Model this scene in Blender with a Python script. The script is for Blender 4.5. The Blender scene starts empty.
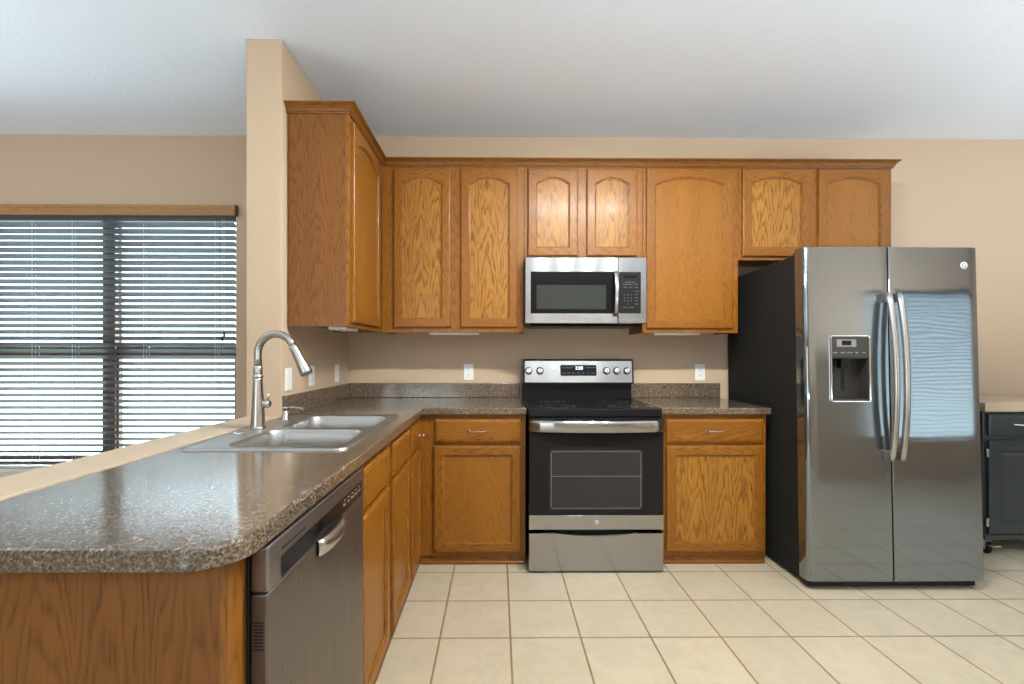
import bpy, bmesh, math, random
from mathutils import Matrix, Vector
random.seed(7)
scene = bpy.context.scene
COL = scene.collection
PI = math.pi

# ------------------------------------------------------------------ camera
def make_camera():
    f, cx, cy, h = 470.033, 501.4084, 354.0833, 1.2263
    yaw, pitch, roll = .0085, -.0016, -.001
    A = Matrix(((math.cos(yaw), -math.sin(yaw), 0), (math.sin(yaw), math.cos(yaw), 0), (0, 0, 1)))
    B = Matrix(((1, 0, 0), (0, math.cos(pitch), math.sin(pitch)), (0, -math.sin(pitch), math.cos(pitch))))
    C = Matrix(((math.cos(roll), 0, -math.sin(roll)), (0, 1, 0), (math.sin(roll), 0, math.cos(roll))))
    M = C @ B @ A                     # rows: right, forward, up
    R = Matrix((M[0], M[2], -M[1])).transposed()
    cam = bpy.data.cameras.new('camera')
    cam.sensor_width = 36
    cam.lens = f * 36 / 1024
    cam.shift_x = (512 - cx) / 1024
    cam.shift_y = (cy - 342) / 1024
    cam.clip_start = .02
    o = bpy.data.objects.new('camera', cam)
    COL.objects.link(o)
    o.matrix_world = Matrix.Translation((0, 0, h)) @ R.to_4x4()
    scene.camera = o
make_camera()

# ------------------------------------------------------------------ world, light, exposure
SKY = 15.0
scene.view_settings.view_transform = 'Standard'
scene.view_settings.look = 'None'
scene.view_settings.gamma = 1
scene.view_settings.use_curve_mapping = False
scene.view_settings.exposure = .63
w = bpy.data.worlds.new('daylight'); scene.world = w; w.use_nodes = True
nt = w.node_tree; nt.nodes.clear()
wo = nt.nodes.new('ShaderNodeOutputWorld'); wb = nt.nodes.new('ShaderNodeBackground')
tc = nt.nodes.new('ShaderNodeTexCoord'); sp = nt.nodes.new('ShaderNodeSeparateXYZ')
cr = nt.nodes.new('ShaderNodeValToRGB')
nt.links.new(tc.outputs['Generated'], sp.inputs[0])
mr = nt.nodes.new('ShaderNodeMapRange'); mr.inputs[1].default_value = -1; mr.inputs[2].default_value = 1
nt.links.new(sp.outputs[2], mr.inputs[0]); nt.links.new(mr.outputs[0], cr.inputs[0])
e = cr.color_ramp.elements
# sky held dim near the horizon, raised above to feed the counter sheen
e[0].position = .42; e[0].color = (.14, .165, .155, 1)
e[1].position = .65; e[1].color = (2.1, 2.45, 2.75, 1)
x = e.new(.48); x.color = (.15, .17, .172, 1)
x = e.new(.605); x.color = (.15, .172, .18, 1)
nt.links.new(cr.outputs[0], wb.inputs[0]); wb.inputs[1].default_value = SKY
nt.links.new(wb.outputs[0], wo.inputs[0])

UP = 95.0       # power of the added fill aimed at the ceiling
WIN = 35.0
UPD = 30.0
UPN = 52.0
def area_light(name, loc, rot, sx, sy, power, col):
    l = bpy.data.lights.new(name, 'AREA'); l.shape = 'RECTANGLE'; l.size = sx; l.size_y = sy
    l.energy = power; l.color = col
    o = bpy.data.objects.new(name, l); COL.objects.link(o); o.location = loc; o.rotation_euler = rot
    return o
# added fill at the unseen south window, standing in for daylight
area_light('south_fill', (-2.2, -4.35, 1.3), (PI / 2, 0, 0), 2.8, 1.9, WIN, (.86, .94, 1))
# added fill behind the camera, aimed up to brighten the ceiling
area_light('ceiling_fill', (1.3, -1.3, .9), (PI, 0, 0), 2.4, 1.6, UP, (.82, .92, 1))
area_light('left_ceiling_fill', (-3.3, .7, 1.3), (PI, 0, 0), 1.4, 1.4, UPD, (.82, .92, 1))  # added fill for the ceiling and window wall on the left
area_light('right_ceiling_fill', (4.1, .7, 1.3), (PI, 0, 0), 1.4, 1.4, UPN, (.82, .92, 1))  # added fill for the right-hand ceiling and wall

BULB = 640.0      # emission strength of the four bulbs of the ceiling fixture

# ------------------------------------------------------------------ materials
def srgb(r, g, b):
    f = lambda c: (c / 255 / 12.92) if c / 255 <= .04045 else ((c / 255 + .055) / 1.055) ** 2.4
    return (f(r), f(g), f(b), 1)

class Mat:
    def __init__(s, name, color=(.8, .8, .8, 1), rough=.5, metal=0, spec=.5, coat=0, emis=None, estr=0, trans=0, ior=1.5):
        s.m = bpy.data.materials.new(name); s.m.use_nodes = True
        s.nt = s.m.node_tree; s.b = s.nt.nodes['Principled BSDF']
        i = s.b.inputs
        i['Base Color'].default_value = color; i['Roughness'].default_value = rough
        i['Metallic'].default_value = metal; i['Specular IOR Level'].default_value = spec
        i['Coat Weight'].default_value = coat; i['Coat Roughness'].default_value = .15
        i['Transmission Weight'].default_value = trans; i['IOR'].default_value = ior
        if emis: i['Emission Color'].default_value = emis; i['Emission Strength'].default_value = estr
        s.m.diffuse_color = color
    def n(s, t, **k):
        x = s.nt.nodes.new('ShaderNode' + t)
        for a, v in k.items():
            if a.startswith('i_'): x.inputs[a[2:].replace('_', ' ')].default_value = v
            else: setattr(x, a, v)
        return x
    def l(s, a, b): s.nt.links.new(a, b)
    def math(s, op, a, b=None, c=None, clamp=False):
        x = s.n('Math', operation=op, use_clamp=clamp)
        for k, v in enumerate((a, b, c)):
            if v is None: continue
            if isinstance(v, (int, float)): x.inputs[k].default_value = v
            else: s.l(v, x.inputs[k])
        return x.outputs[0]
    def coords(s, scale=(1, 1, 1), kind='Object', rot=(0, 0, 0), rnd=False):
        t = s.n('TexCoord'); mp = s.n('Mapping'); mp.inputs['Scale'].default_value = scale
        mp.inputs['Rotation'].default_value = rot
        src = t.outputs[kind]
        if rnd:
            oi = s.n('ObjectInfo'); va = s.n('VectorMath', operation='ADD'); cm = s.n('CombineXYZ')
            r = s.math('MULTIPLY', oi.outputs['Random'], 13.7)
            r2 = s.math('MULTIPLY', oi.outputs['Random'], 7.3)
            s.l(r, cm.inputs[0]); s.l(r2, cm.inputs[1]); s.l(r, cm.inputs[2])
            s.l(src, va.inputs[0]); s.l(cm.outputs[0], va.inputs[1]); src = va.outputs[0]
        s.l(src, mp.inputs[0])
        return mp.outputs[0]
    def noise(s, vec, scale, detail=2, rough=.5, dist=0):
        x = s.n('TexNoise'); x.inputs['Scale'].default_value = scale; x.inputs['Detail'].default_value = detail
        x.inputs['Roughness'].default_value = rough; x.inputs['Distortion'].default_value = dist
        s.l(vec, x.inputs['Vector']); return x.outputs['Fac']
    def ramp(s, fac, stops, interp='LINEAR'):
        x = s.n('ValToRGB'); x.color_ramp.interpolation = interp
        el = x.color_ramp.elements
        el[0].position, el[0].color = stops[0]; el[1].position, el[1].color = stops[-1]
        for p, c in stops[1:-1]:
            q = el.new(p); q.color = c
        s.l(fac, x.inputs[0]); return x.outputs[0]
    def mix(s, fac, a, b, blend='MIX'):
        x = s.n('Mix', data_type='RGBA', blend_type=blend)
        if isinstance(fac, (int, float)): x.inputs[0].default_value = fac
        else: s.l(fac, x.inputs[0])
        for k, v in ((6, a), (7, b)):
            if isinstance(v, tuple): x.inputs[k].default_value = v
            else: s.l(v, x.inputs[k])
        return x.outputs[2]
    def color(s, c): s.l(c, s.b.inputs['Base Color'])
    def bump(s, h, strength=.2, dist=.01):
        x = s.n('Bump'); x.inputs['Strength'].default_value = strength; x.inputs['Distance'].default_value = dist
        s.l(h, x.inputs['Height']); s.l(x.outputs[0], s.b.inputs['Normal'])

def plain(name, col, rough=.5, **k): return Mat(name, col, rough, **k).m

def painted(name, col, scale, strength):
    m = Mat(name, col, .85, spec=.25)
    v = m.coords()
    n1 = m.noise(v, scale, 3, .6)
    m.bump(m.ramp(n1, [(.42, (0, 0, 0, 1)), (.62, (1, 1, 1, 1))]), strength, .002)
    return m.m
M_WALL = painted('beige_orange_peel_paint', (.535, .402, .285, 1), 110, .22)
M_CEIL = painted('cool_tinted_ceiling', (.80, .86, .95, 1), 70, .35)  # blue tint in the white stands in for cool window light
M_TRIM = plain('beige_cap_paint', (.50, .385, .27, 1), .5)
M_WHITE = plain('white_plastic', (.80, .80, .80, 1), .35)
M_WTRIM = plain('white_gloss_trim', (.80, .79, .76, 1), .4)

def oak(name, axis, light, dark, freq=1.0, bold=.82):
    """flat-sawn oak, grain running along the given local axis"""
    m = Mat(name, light, .36, spec=.3, coat=.06)
    rot = {'z': (0, 0, 0), 'x': (0, PI / 2, 0), 'y': (PI / 2, 0, 0)}[axis]
    v = m.coords(rot=rot, rnd=True)
    s = m.n('SeparateXYZ'); m.l(v, s.inputs[0]); X, Y, Z = s.outputs
    warp = m.n('Mapping'); warp.inputs['Scale'].default_value = (5, 5, 1.3); m.l(v, warp.inputs[0])
    n1 = m.noise(warp.outputs[0], 1.0, 2, .5)
    warp2 = m.n('Mapping'); warp2.inputs['Scale'].default_value = (26, 26, 4.5); m.l(v, warp2.inputs[0])
    n2 = m.noise(warp2.outputs[0], 1.0, 2, .5)
    a = m.math('ADD', X, Y)
    xo = m.math('ADD', a, m.math('MULTIPLY', m.math('SUBTRACT', n1, .5), .10))
    xb = m.math('SUBTRACT', m.math('PINGPONG', xo, .13), .055)
    t = m.math('MULTIPLY', m.math('MULTIPLY', xb, xb), 900 * freq)
    t = m.math('ADD', t, m.math('MULTIPLY', Z, 10 * freq))
    t = m.math('ADD', t, m.math('MULTIPLY', n2, 3.6))
    fr = m.math('FRACT', t)
    lines = m.ramp(fr, [(0, (.25, .25, .25, 1)), (.14, (1, 1, 1, 1)), (.55, (.18, .18, .18, 1)), (.85, (.05, .05, .05, 1)), (1, (.25, .25, .25, 1))])
    pm = m.n('Mapping'); pm.inputs['Scale'].default_value = (330, 330, 14); m.l(v, pm.inputs[0])
    pores = m.noise(pm.outputs[0], 1, 2, .6)
    pr = m.ramp(pores, [(.40, (0, 0, 0, 1)), (.70, (1, 1, 1, 1))])
    bm_ = m.n('Mapping'); bm_.inputs['Scale'].default_value = (9, 9, .8); m.l(v, bm_.inputs[0])
    broad = m.noise(bm_.outputs[0], 1, 2, .5)
    fac = m.math('MULTIPLY', lines, m.math('ADD', m.math('MULTIPLY', pr, .75), .35))
    fac = m.math('ADD', m.math('MULTIPLY', fac, bold), m.math('MULTIPLY', pr, .10), clamp=True)
    mid = tuple(light[i] * .80 + dark[i] * .2 for i in range(3)) + (1,)
    base = m.mix(m.ramp(broad, [(.35, (0, 0, 0, 1)), (.65, (1, 1, 1, 1))]), light, mid)
    m.color(m.mix(fac, base, dark))
    m.bump(fac, .06, .001)
    return m.m
OL = (0.285, 0.1058, 0.00976, 1); OD = (0.1012, 0.02798, 0.002816, 1)
M_OZ = oak('honey_oak_vertical_grain', 'z', OL, OD)
M_OX = oak('honey_oak_horizontal_grain', 'x', OL, OD)
M_OPANEL = oak('honey_oak_bold_panel', 'z', (0.3854, 0.1679, 0.02112, 1), (0.1109, 0.03358, 0.004224, 1), .62, 1.1)
M_OPLAIN = oak('honey_oak_plain_panel', 'z', (0.3006, 0.1158, 0.01054, 1), OD, .8, .42)
M_OY = oak('honey_oak_depth_grain', 'y', OL, OD)
M_OEND = oak('shaded_oak_end_panel', 'z', (0.2165, 0.08168, 0.01214, 1), (0.08448, 0.02462, 0.003485, 1), .8)  # shade on the end panels put into a darker copy of the oak
M_OCROWN = oak('oak_crown_moulding', 'x', (0.1952, 0.07034, 0.007806, 1), (0.08584, 0.02483, 0.003122, 1))
M_TOE = oak('oak_toe_kick', 'x', (0.235, 0.083, 0.0085, 1), (0.09, 0.026, 0.003, 1))

def counter_mat():
    m = Mat('speckled_brown_grey_laminate', (.1, .08, .06, 1), .15, spec=.7, coat=.4)
    m.b.inputs['Coat IOR'].default_value = 1.6; m.b.inputs['Coat Roughness'].default_value = .10
    v = m.coords()
    a = m.n('TexVoronoi'); a.inputs['Scale'].default_value = 250; m.l(v, a.inputs['Vector'])
    b = m.noise(v, 140, 3, .7)
    c = m.noise(v, 9, 3, .6)
    c1 = m.ramp(a.outputs['Color'], [(.0, (.035, .024, .015, 1)), (.35, (.105, .076, .052, 1)), (.7, (.175, .131, .094, 1)), (1, (.33, .26, .19, 1))])
    c2 = m.ramp(b, [(.38, (.55, .51, .47, 1)), (.62, (1.25, 1.24, 1.21, 1))])
    x = m.mix(1.0, c1, c2, 'MULTIPLY')
    m.color(m.mix(1.0, x, m.ramp(c, [(.3, (.93, .93, .93, 1)), (.7, (1.05, 1.05, 1.05, 1))]), 'MULTIPLY'))
    return m.m
M_COUNTER = counter_mat()

def tile_mat():
    m = Mat('cream_ceramic_tile', (.6, .5, .4, 1), .38, spec=.4)
    t = m.n('TexCoord'); mp = m.n('Mapping'); mp.vector_type = 'POINT'
    S = .3036
    mp.inputs['Location'].default_value = (-.0573 + 40 * S, -2.6303 + 40 * S, 0)
    m.l(t.outputs['Object'], mp.inputs[0])
    br = m.n('TexBrick'); br.offset = 0; br.squash = 1
    br.inputs['Scale'].default_value = 1; br.inputs['Brick Width'].default_value = S; br.inputs['Row Height'].default_value = S
    br.inputs['Mortar Size'].default_value = .0046; br.inputs['Mortar Smooth'].default_value = .2
    br.inputs['Bias'].default_value = 0
    br.inputs['Color1'].default_value = (.462, .388, .282, 1); br.inputs['Color2'].default_value = (.495, .415, .304, 1)
    br.inputs['Mortar'].default_value = (.235, .165, .085, 1)
    m.l(mp.outputs[0], br.inputs['Vector'])
    v = m.coords()
    n1 = m.noise(v, 7, 5, .65, 1.2)
    mot = m.ramp(n1, [(.3, (.90, .90, .89, 1)), (.7, (1.06, 1.06, 1.06, 1))])
    m.color(m.mix(1.0, br.outputs['Color'], mot, 'MULTIPLY'))
    h = m.math('SUBTRACT', 1, br.outputs['Fac'])
    m.bump(m.math('ADD', h, m.math('MULTIPLY', n1, .12)), .5, .002)
    return m.m
M_TILE = tile_mat()

def steel(name, col, rough, along, wav=0.0, metal=.95, aniso=0.0, arot=.25):
    m = Mat(name, col, rough, metal=metal)
    sc = {'x': (3, 400, 400), 'z': (400, 400, 3), 'y': (400, 3, 400)}[along]
    n = m.noise(m.coords(sc), 1, 2, .6)
    m.l(m.ramp(n, [(.3, (rough * .75,) * 3 + (1,)), (.7, (rough * 1.25,) * 3 + (1,))]), m.b.inputs['Roughness'])
    if aniso:      # brushed grain: highlights stretch across the brushing direction
        m.b.inputs['Anisotropic'].default_value = aniso; m.b.inputs['Anisotropic Rotation'].default_value = arot
        tv = m.n('CombineXYZ'); tv.inputs[2].default_value = 1.0; m.l(tv.outputs[0], m.b.inputs['Tangent'])
        if wav: m.bump(m.math('MULTIPLY', m.noise(m.coords((1.6, 1.6, 3.2)), 1.7, 1, .4), wav), .25, .004)
        return m.m
    h = m.math('MULTIPLY', n, .05)
    if wav:
        h = m.math('ADD', h, m.math('MULTIPLY', m.noise(m.coords((1.6, 1.6, 3.2)), 1.7, 1, .4), wav))
    m.bump(h, .25, .004)
    return m.m
M_STEEL_X = steel('brushed_stainless_horizontal', (.365, .358, .347, 1), .15, 'x', aniso=1.0, arot=0.0)
M_STEEL_F = steel('fridge_brushed_stainless', (.265, .290, .315, 1), .085, 'z', 1.2, aniso=.9, arot=.25)
M_STEEL_DW = steel('dishwasher_slate_steel', (.165, .135, .118, 1), .36, 'z', metal=.85)
M_DISP = plain('dispenser_dark_plastic', (.030, .026, .023, 1), .3)
M_STEEL_DWP = plain('dishwasher_panel_steel', (.26, .24, .23, 1), .30, metal=.9)
M_SINK = steel('sink_satin_stainless', (.42, .415, .395, 1), .34, 'x')
M_NICKEL = plain('brushed_nickel', (.47, .455, .43, 1), .26, metal=1)
M_CHROME = plain('polished_chrome', (.78, .78, .78, 1), .10, metal=1)
M_HANDLE = plain('satin_steel_handle', (.50, .50, .49, 1), .26, metal=1)
M_GLASS_BLACK = plain('black_oven_glass', (.010, .009, .0095, 1), .06, spec=.16)
M_OVEN_WIN = plain('tinted_oven_window', (.030, .025, .024, 1), .07, spec=.2)
M_MW_WIN = plain('microwave_mesh_window', (.036, .040, .035, 1), .12, spec=.2)
M_BLACK = plain('black_plastic', (.006, .006, .0065, 1), .32, spec=.25)
M_BLACK_SAT = painted('fridge_black_side', (.010, .009, .008, 1), 300, .3)
M_BLACK_MAT = plain('matte_black', (.010, .010, .010, 1), .7)
M_COOK = plain('black_ceramic_glass', (.012, .012, .013, 1), .07, spec=.2)
M_GREY_MARK = plain('grey_marking', (.20, .20, .20, 1), .4)
M_LIGHTMARK = plain('pale_marking', (.55, .56, .56, 1), .4)
M_BRONZE = plain('bronze_window_frame', (.085, .048, .028, 1), .45)
M_SLAT = plain('backlit_slat_vinyl', (.075, .083, .095, 1), .5)  # whitish slats coloured dark to stand for their backlit shade
M_VAL = oak('wood_blind_valance', 'x', (.42, .23, .09, 1), (.25, .12, .04, 1))
M_CORD = plain('blind_cord', (.55, .55, .55, 1), .7)
M_CART = plain('dark_teal_cart_paint', (.019, .028, .032, 1), .28, spec=.6)
M_BUTCHER = plain('butcher_block_wood', (.52, .40, .27, 1), .5)
M_BADGE = plain('bright_badge_metal', (.72, .73, .74, 1), .35, metal=.4)
M_LED = Mat('clock_digits', (0, 0, 0, 1), .4, emis=(.55, .8, 1, 1), estr=1.8).m
M_BULB = Mat('lamp_glass_lit', (1, 1, 1, 1), .4, emis=(.95, .97, .90, 1), estr=BULB).m
M_SHADE = plain('bulb_socket_metal', (.6, .58, .55, 1), .3, metal=1)
def glass(tint=(.93, .97, .97, 1), nm='window_glass'):
    m = bpy.data.materials.new(nm); m.use_nodes = True; nt = m.node_tree; nt.nodes.clear()
    o = nt.nodes.new('ShaderNodeOutputMaterial'); t = nt.nodes.new('ShaderNodeBsdfTransparent'); g = nt.nodes.new('ShaderNodeBsdfGlossy')
    mx = nt.nodes.new('ShaderNodeMixShader'); mx.inputs[0].default_value = .05
    t.inputs[0].default_value = tint; g.inputs['Roughness'].default_value = .02
    nt.links.new(t.outputs[0], mx.inputs[1]); nt.links.new(g.outputs[0], mx.inputs[2])
    nt.links.new(mx.outputs[0], o.inputs[0]); return m
M_GLASS = glass()
M_GLASS_SCREEN = glass((.92, .96, .98, 1), 'tinted_screened_glass')
M_GLASS_TINT = glass((.40, .42, .43, 1), 'tinted_glass')  # tint added to cut sky light through the unseen south window

# ------------------------------------------------------------------ mesh helpers
class B:
    """collects shapes into one mesh"""
    def __init__(s): s.bm = bmesh.new(); s.mats = []
    def mi(s, m):
        if m not in s.mats: s.mats.append(m)
        return s.mats.index(m)
    def faces(s, verts, polys, mat, smooth=False):
        vs = [s.bm.verts.new(v) for v in verts]; k = s.mi(mat); out = []
        for p in polys:
            try: f = s.bm.faces.new([vs[i] for i in p])
            except ValueError: continue
            f.material_index = k; f.smooth = smooth; out.append(f)
        return vs, out
    def box(s, x0, x1, y0, y1, z0, z1, mat, bev=0.0, seg=1, M=None):
        v = [(x, y, z) for z in (z0, z1) for y in (y0, y1) for x in (x0, x1)]
        if M: v = [tuple(M @ Vector(a)) for a in v]
        vs, fs = s.faces(v, [(0, 2, 3, 1), (4, 5, 7, 6), (0, 1, 5, 4), (2, 6, 7, 3), (0, 4, 6, 2), (1, 3, 7, 5)], mat)
        if bev > 0:
            ed = list({e for f in fs for e in f.edges})
            r = bmesh.ops.bevel(s.bm, geom=ed, offset=bev, segments=seg, profile=.5, affect='EDGES')
            k = s.mi(mat)
            for f in r['faces']: f.material_index = k; f.smooth = seg > 1
        return s
    def loops(s, loops, mat, close=True, cap0=False, cap1=False, smooth=False):
        """skin consecutive vertex loops of equal length"""
        k = s.mi(mat); L = [[s.bm.verts.new(p) for p in lp] for lp in loops]; n = len(L[0])
        for a, b in zip(L, L[1:]):
            for i in range(n if close else n - 1):
                j = (i + 1) % n
                try: f = s.bm.faces.new((a[i], a[j], b[j], b[i]))
                except ValueError: continue
                f.material_index = k; f.smooth = smooth
        for c, lp in ((cap0, L[0]), (cap1, L[-1])):
            if c:
                f = s.bm.faces.new(lp if lp is L[-1] else lp[::-1]); f.material_index = k
        return L
    def tube(s, path, rad, mat, n=12, caps=True):
        pts = [Vector(p) for p in path]
        R = rad if isinstance(rad, (list, tuple)) else [rad] * len(pts)
        loops = []; up = None
        for i, p in enumerate(pts):
            t = (pts[min(i + 1, len(pts) - 1)] - pts[max(i - 1, 0)]).normalized()
            if up is None:
                up = Vector((0, 0, 1)) if abs(t.z) < .9 else Vector((1, 0, 0))
            a = t.cross(up).normalized(); b = a.cross(t).normalized(); up = b
            loops.append([p + (a * math.cos(2 * PI * k / n) + b * math.sin(2 * PI * k / n)) * R[i] for k in range(n)])
        s.loops(loops, mat, cap0=caps, cap1=caps, smooth=True); return s
    def lathe(s, prof, mat, M=None, n=24, smooth=True):
        """prof: (radius, height) about local z"""
        M = M or Matrix.Identity(4)
        s.loops([[M @ Vector((r * math.cos(2 * PI * k / n), r * math.sin(2 * PI * k / n), z)) for k in range(n)] for r, z in prof],
                mat, cap0=True, cap1=True, smooth=smooth); return s
    def fill(s, rings, mat, z=None):
        """planar fill of an outline with holes; rings = lists of 3D points"""
        ed = []
        for r in rings:
            vs = [s.bm.verts.new(p) for p in r]
            for i in range(len(vs)): ed.append(s.bm.edges.new((vs[i], vs[(i + 1) % len(vs)])))
        g = bmesh.ops.triangle_fill(s.bm, use_beauty=True, use_dissolve=False, edges=ed)
        k = s.mi(mat)
        for f in g['geom']:
            if isinstance(f, bmesh.types.BMFace): f.material_index = k
        return s
    def done(s, name, parent=None, loc=None, weld=True, kind=None, normals=True):
        if weld: bmesh.ops.remove_doubles(s.bm, verts=s.bm.verts, dist=1e-5)
        if normals: bmesh.ops.recalc_face_normals(s.bm, faces=s.bm.faces)
        me = bpy.data.meshes.new(name)
        for m in s.mats: me.materials.append(m)
        s.bm.to_mesh(me); s.bm.free()
        o = bpy.data.objects.new(name, me); COL.objects.link(o)
        if parent: o.parent = parent
        if loc: o.location = loc
        if kind: o['kind'] = kind
        return o

def tag(o, label, cat, group=None):
    o['label'] = label; o['category'] = cat
    if group: o['group'] = group
    return o
def thing(name, label, cat, loc=(0, 0, 0), rz=0, group=None, rx=0):
    o = bpy.data.objects.new(name, None); COL.objects.link(o); o.empty_display_size = .1
    o.location = loc; o.rotation_euler = (rx, 0, rz); return tag(o, label, cat, group)
def text_mesh(b, txt, size, M, mat, bold=0):
    c = bpy.data.curves.new('lettering', 'FONT'); c.body = txt; c.size = size; c.align_x = 'CENTER'; c.align_y = 'CENTER'
    c.resolution_u = 3; c.extrude = 0; c.offset = bold
    o = bpy.data.objects.new('lettering', c); me = o.to_mesh()
    vs = [tuple(M @ v.co) for v in me.vertices]; ps = [tuple(p.vertices) for p in me.polygons]
    b.faces(vs, ps, mat)
    o.to_mesh_clear(); bpy.data.objects.remove(o); bpy.data.curves.remove(c)
FRONT = lambda x, y, z: Matrix.Translation((x, y, z)) @ Matrix.Rotation(PI / 2, 4, 'X')   # xy plane -> faces -Y
def rrect(x0, x1, y0, y1, r, n=6):
    """rounded rectangle, counter-clockwise (x,y) points"""
    P = []
    for cx, cy, a in ((x1 - r, y0 + r, -PI / 2), (x1 - r, y1 - r, 0), (x0 + r, y1 - r, PI / 2), (x0 + r, y0 + r, PI)):
        for k in range(n + 1):
            t = a + PI / 2 * k / n; P.append((cx + r * math.cos(t), cy + r * math.sin(t)))
    return P
def offset_poly(P, d):
    """offset a ccw polygon inward by d"""
    n = len(P); out = []
    for i in range(n):
        a, b, c = Vector(P[i - 1]), Vector(P[i]), Vector(P[(i + 1) % n])
        e1 = (b - a).normalized(); e2 = (c - b).normalized()
        n1 = Vector((-e1.y, e1.x)); n2 = Vector((-e2.y, e2.x))
        m = (n1 + n2); m = m / max(m.length_squared, 1e-9) * 2
        out.append((b.x + m.x * d, b.y + m.y * d))
    return out
def slab(b, P, z0, z1, mat, r=.006, holes=(), mat_hole=None):
    """thick slab with rounded top edge and holes"""
    Z = [(d, z) for d, z in ((0, z0 + .002), (0, z1 - r), (r * .3, z1 - r * .3), (r, z1))]
    b.loops([[(x, y, z) for x, y in offset_poly(P, d)] for d, z in [(.002, z0)] + Z], mat, smooth=False)
    top = offset_poly(P, r)
    b.fill([[(x, y, z1) for x, y in top]] + [[(x, y, z1) for x, y in h] for h in holes], mat)
    b.fill([[(x, y, z0) for x, y in offset_poly(P, .002)]] + [[(x, y, z0) for x, y in h] for h in holes], mat)
    for h in holes: b.loops([[(x, y, z1) for x, y in h], [(x, y, z0) for x, y in h]], mat)

def emblem(name, parent, x, y, z, r):
    """round monogram badge on an appliance, facing -Y"""
    b = B(); M = FRONT(x, y, z)
    b.lathe([(r, 0), (r, .0018), (r * .88, .0030), (r * .72, .0018)], M_BADGE, M, 24)
    b.lathe([(r * .71, .0019), (r * .71, .0023)], M_GREY_MARK, M, 24)
    for ph in (0, PI):
        pts = [M @ Vector((r * (.10 + .42 * k / 9) * math.cos(ph + .5 * k), r * (.10 + .42 * k / 9) * math.sin(ph + .5 * k), .0034)) for k in range(10)]
        b.tube(pts, r * .10, M_BADGE, 6)
    return b.done(name, parent)

# ------------------------------------------------------------------ room shell
ZC = 2.755; YW = 3.323; XW = -1.053; XL = -1.2244; YP = 2.300
XE = 6.32; XWEST = -4.60; YS = -4.30; YJ = -.34
def struct(b, name): return b.done(name, kind='structure')
XJ = 3.30      # the living area behind the photographer is narrower than the kitchen
def plan_slab(z0, z1, mat, name):
    P = [(XWEST - .15, YS - .15), (XJ + .15, YS - .15), (XJ + .15, YJ - .15), (XE + .15, YJ - .15), (XE + .15, YW + .15), (XWEST - .15, YW + .15)]
    b = B(); b.loops([[(x, y, z0) for x, y in P], [(x, y, z1) for x, y in P]], mat, cap0=True, cap1=True); struct_late.append((b, name))
struct_late = []
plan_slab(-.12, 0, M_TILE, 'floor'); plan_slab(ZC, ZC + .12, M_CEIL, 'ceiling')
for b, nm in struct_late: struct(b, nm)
WX0, WX1, WZ0, WZ1 = -3.74, -1.840, .42, 2.262
def wall_with_openings(name, axis, lo, hi, p0, p1, openings, mat):
    """wall along x (axis 'x') or y with rectangular openings (a0,a1,z0,z1)"""
    b = B(); cur = lo
    def bx(a0, a1, z0, z1):
        if a1 - a0 < 1e-4 or z1 - z0 < 1e-4: return
        if axis == 'x': b.box(a0, a1, p0, p1, z0, z1, mat)
        else: b.box(p0, p1, a0, a1, z0, z1, mat)
    for a0, a1, z0, z1 in openings:
        bx(cur, a0, 0, ZC); bx(a0, a1, 0, z0); bx(a0, a1, z1, ZC); cur = a1
    bx(cur, hi, 0, ZC)
    return struct(b, name)
wall_with_openings('wall_north', 'x', XWEST - .15, XE + .15, YW, YW + .15, [(WX0, WX1, WZ0, WZ1)], M_WALL)
wall_with_openings('wall_west', 'y', YS, YW, XWEST - .15, XWEST, [], M_WALL)
wall_with_openings('wall_east', 'y', YJ - .15, YW, XE, XE + .15, [], M_WALL)
wall_with_openings('wall_southwest', 'y', YS, YJ - .15, XJ, XJ + .15, [], M_WALL)
wall_with_openings('wall_south', 'x', XWEST - .15, XJ + .15, YS - .15, YS, [(-3.6, -.8, .35, 2.25)], M_WALL)
J0, J1, JZ0, JZ1 = 4.10, 6.12, .42, 2.10
wall_with_openings('wall_southeast', 'x', XJ, XE, YJ - .15, YJ, [(J0, J1, JZ0, JZ1)], M_WALL)
b = B(); b.box(XL, XW, YP, YW, 0, ZC, M_WALL, .004, 2); struct(b, 'wall_left')
b = B(); b.box(XL + .012, XW - .001, .775, YP, 0, .905, M_WALL); struct(b, 'wall_peninsula')
b = B(); b.box(XL, XW - .0005, .76, YP - .001, .905, .9185, M_TRIM, .003, 2); struct(b, 'trim_1')
b = B(); b.box(2.95, XE, YW - .014, YW, 0, .085, M_WTRIM, .003); b.box(XWEST, XL, YW - .014, YW, 0, .085, M_WTRIM, .003); struct(b, 'baseboard_north')

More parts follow.
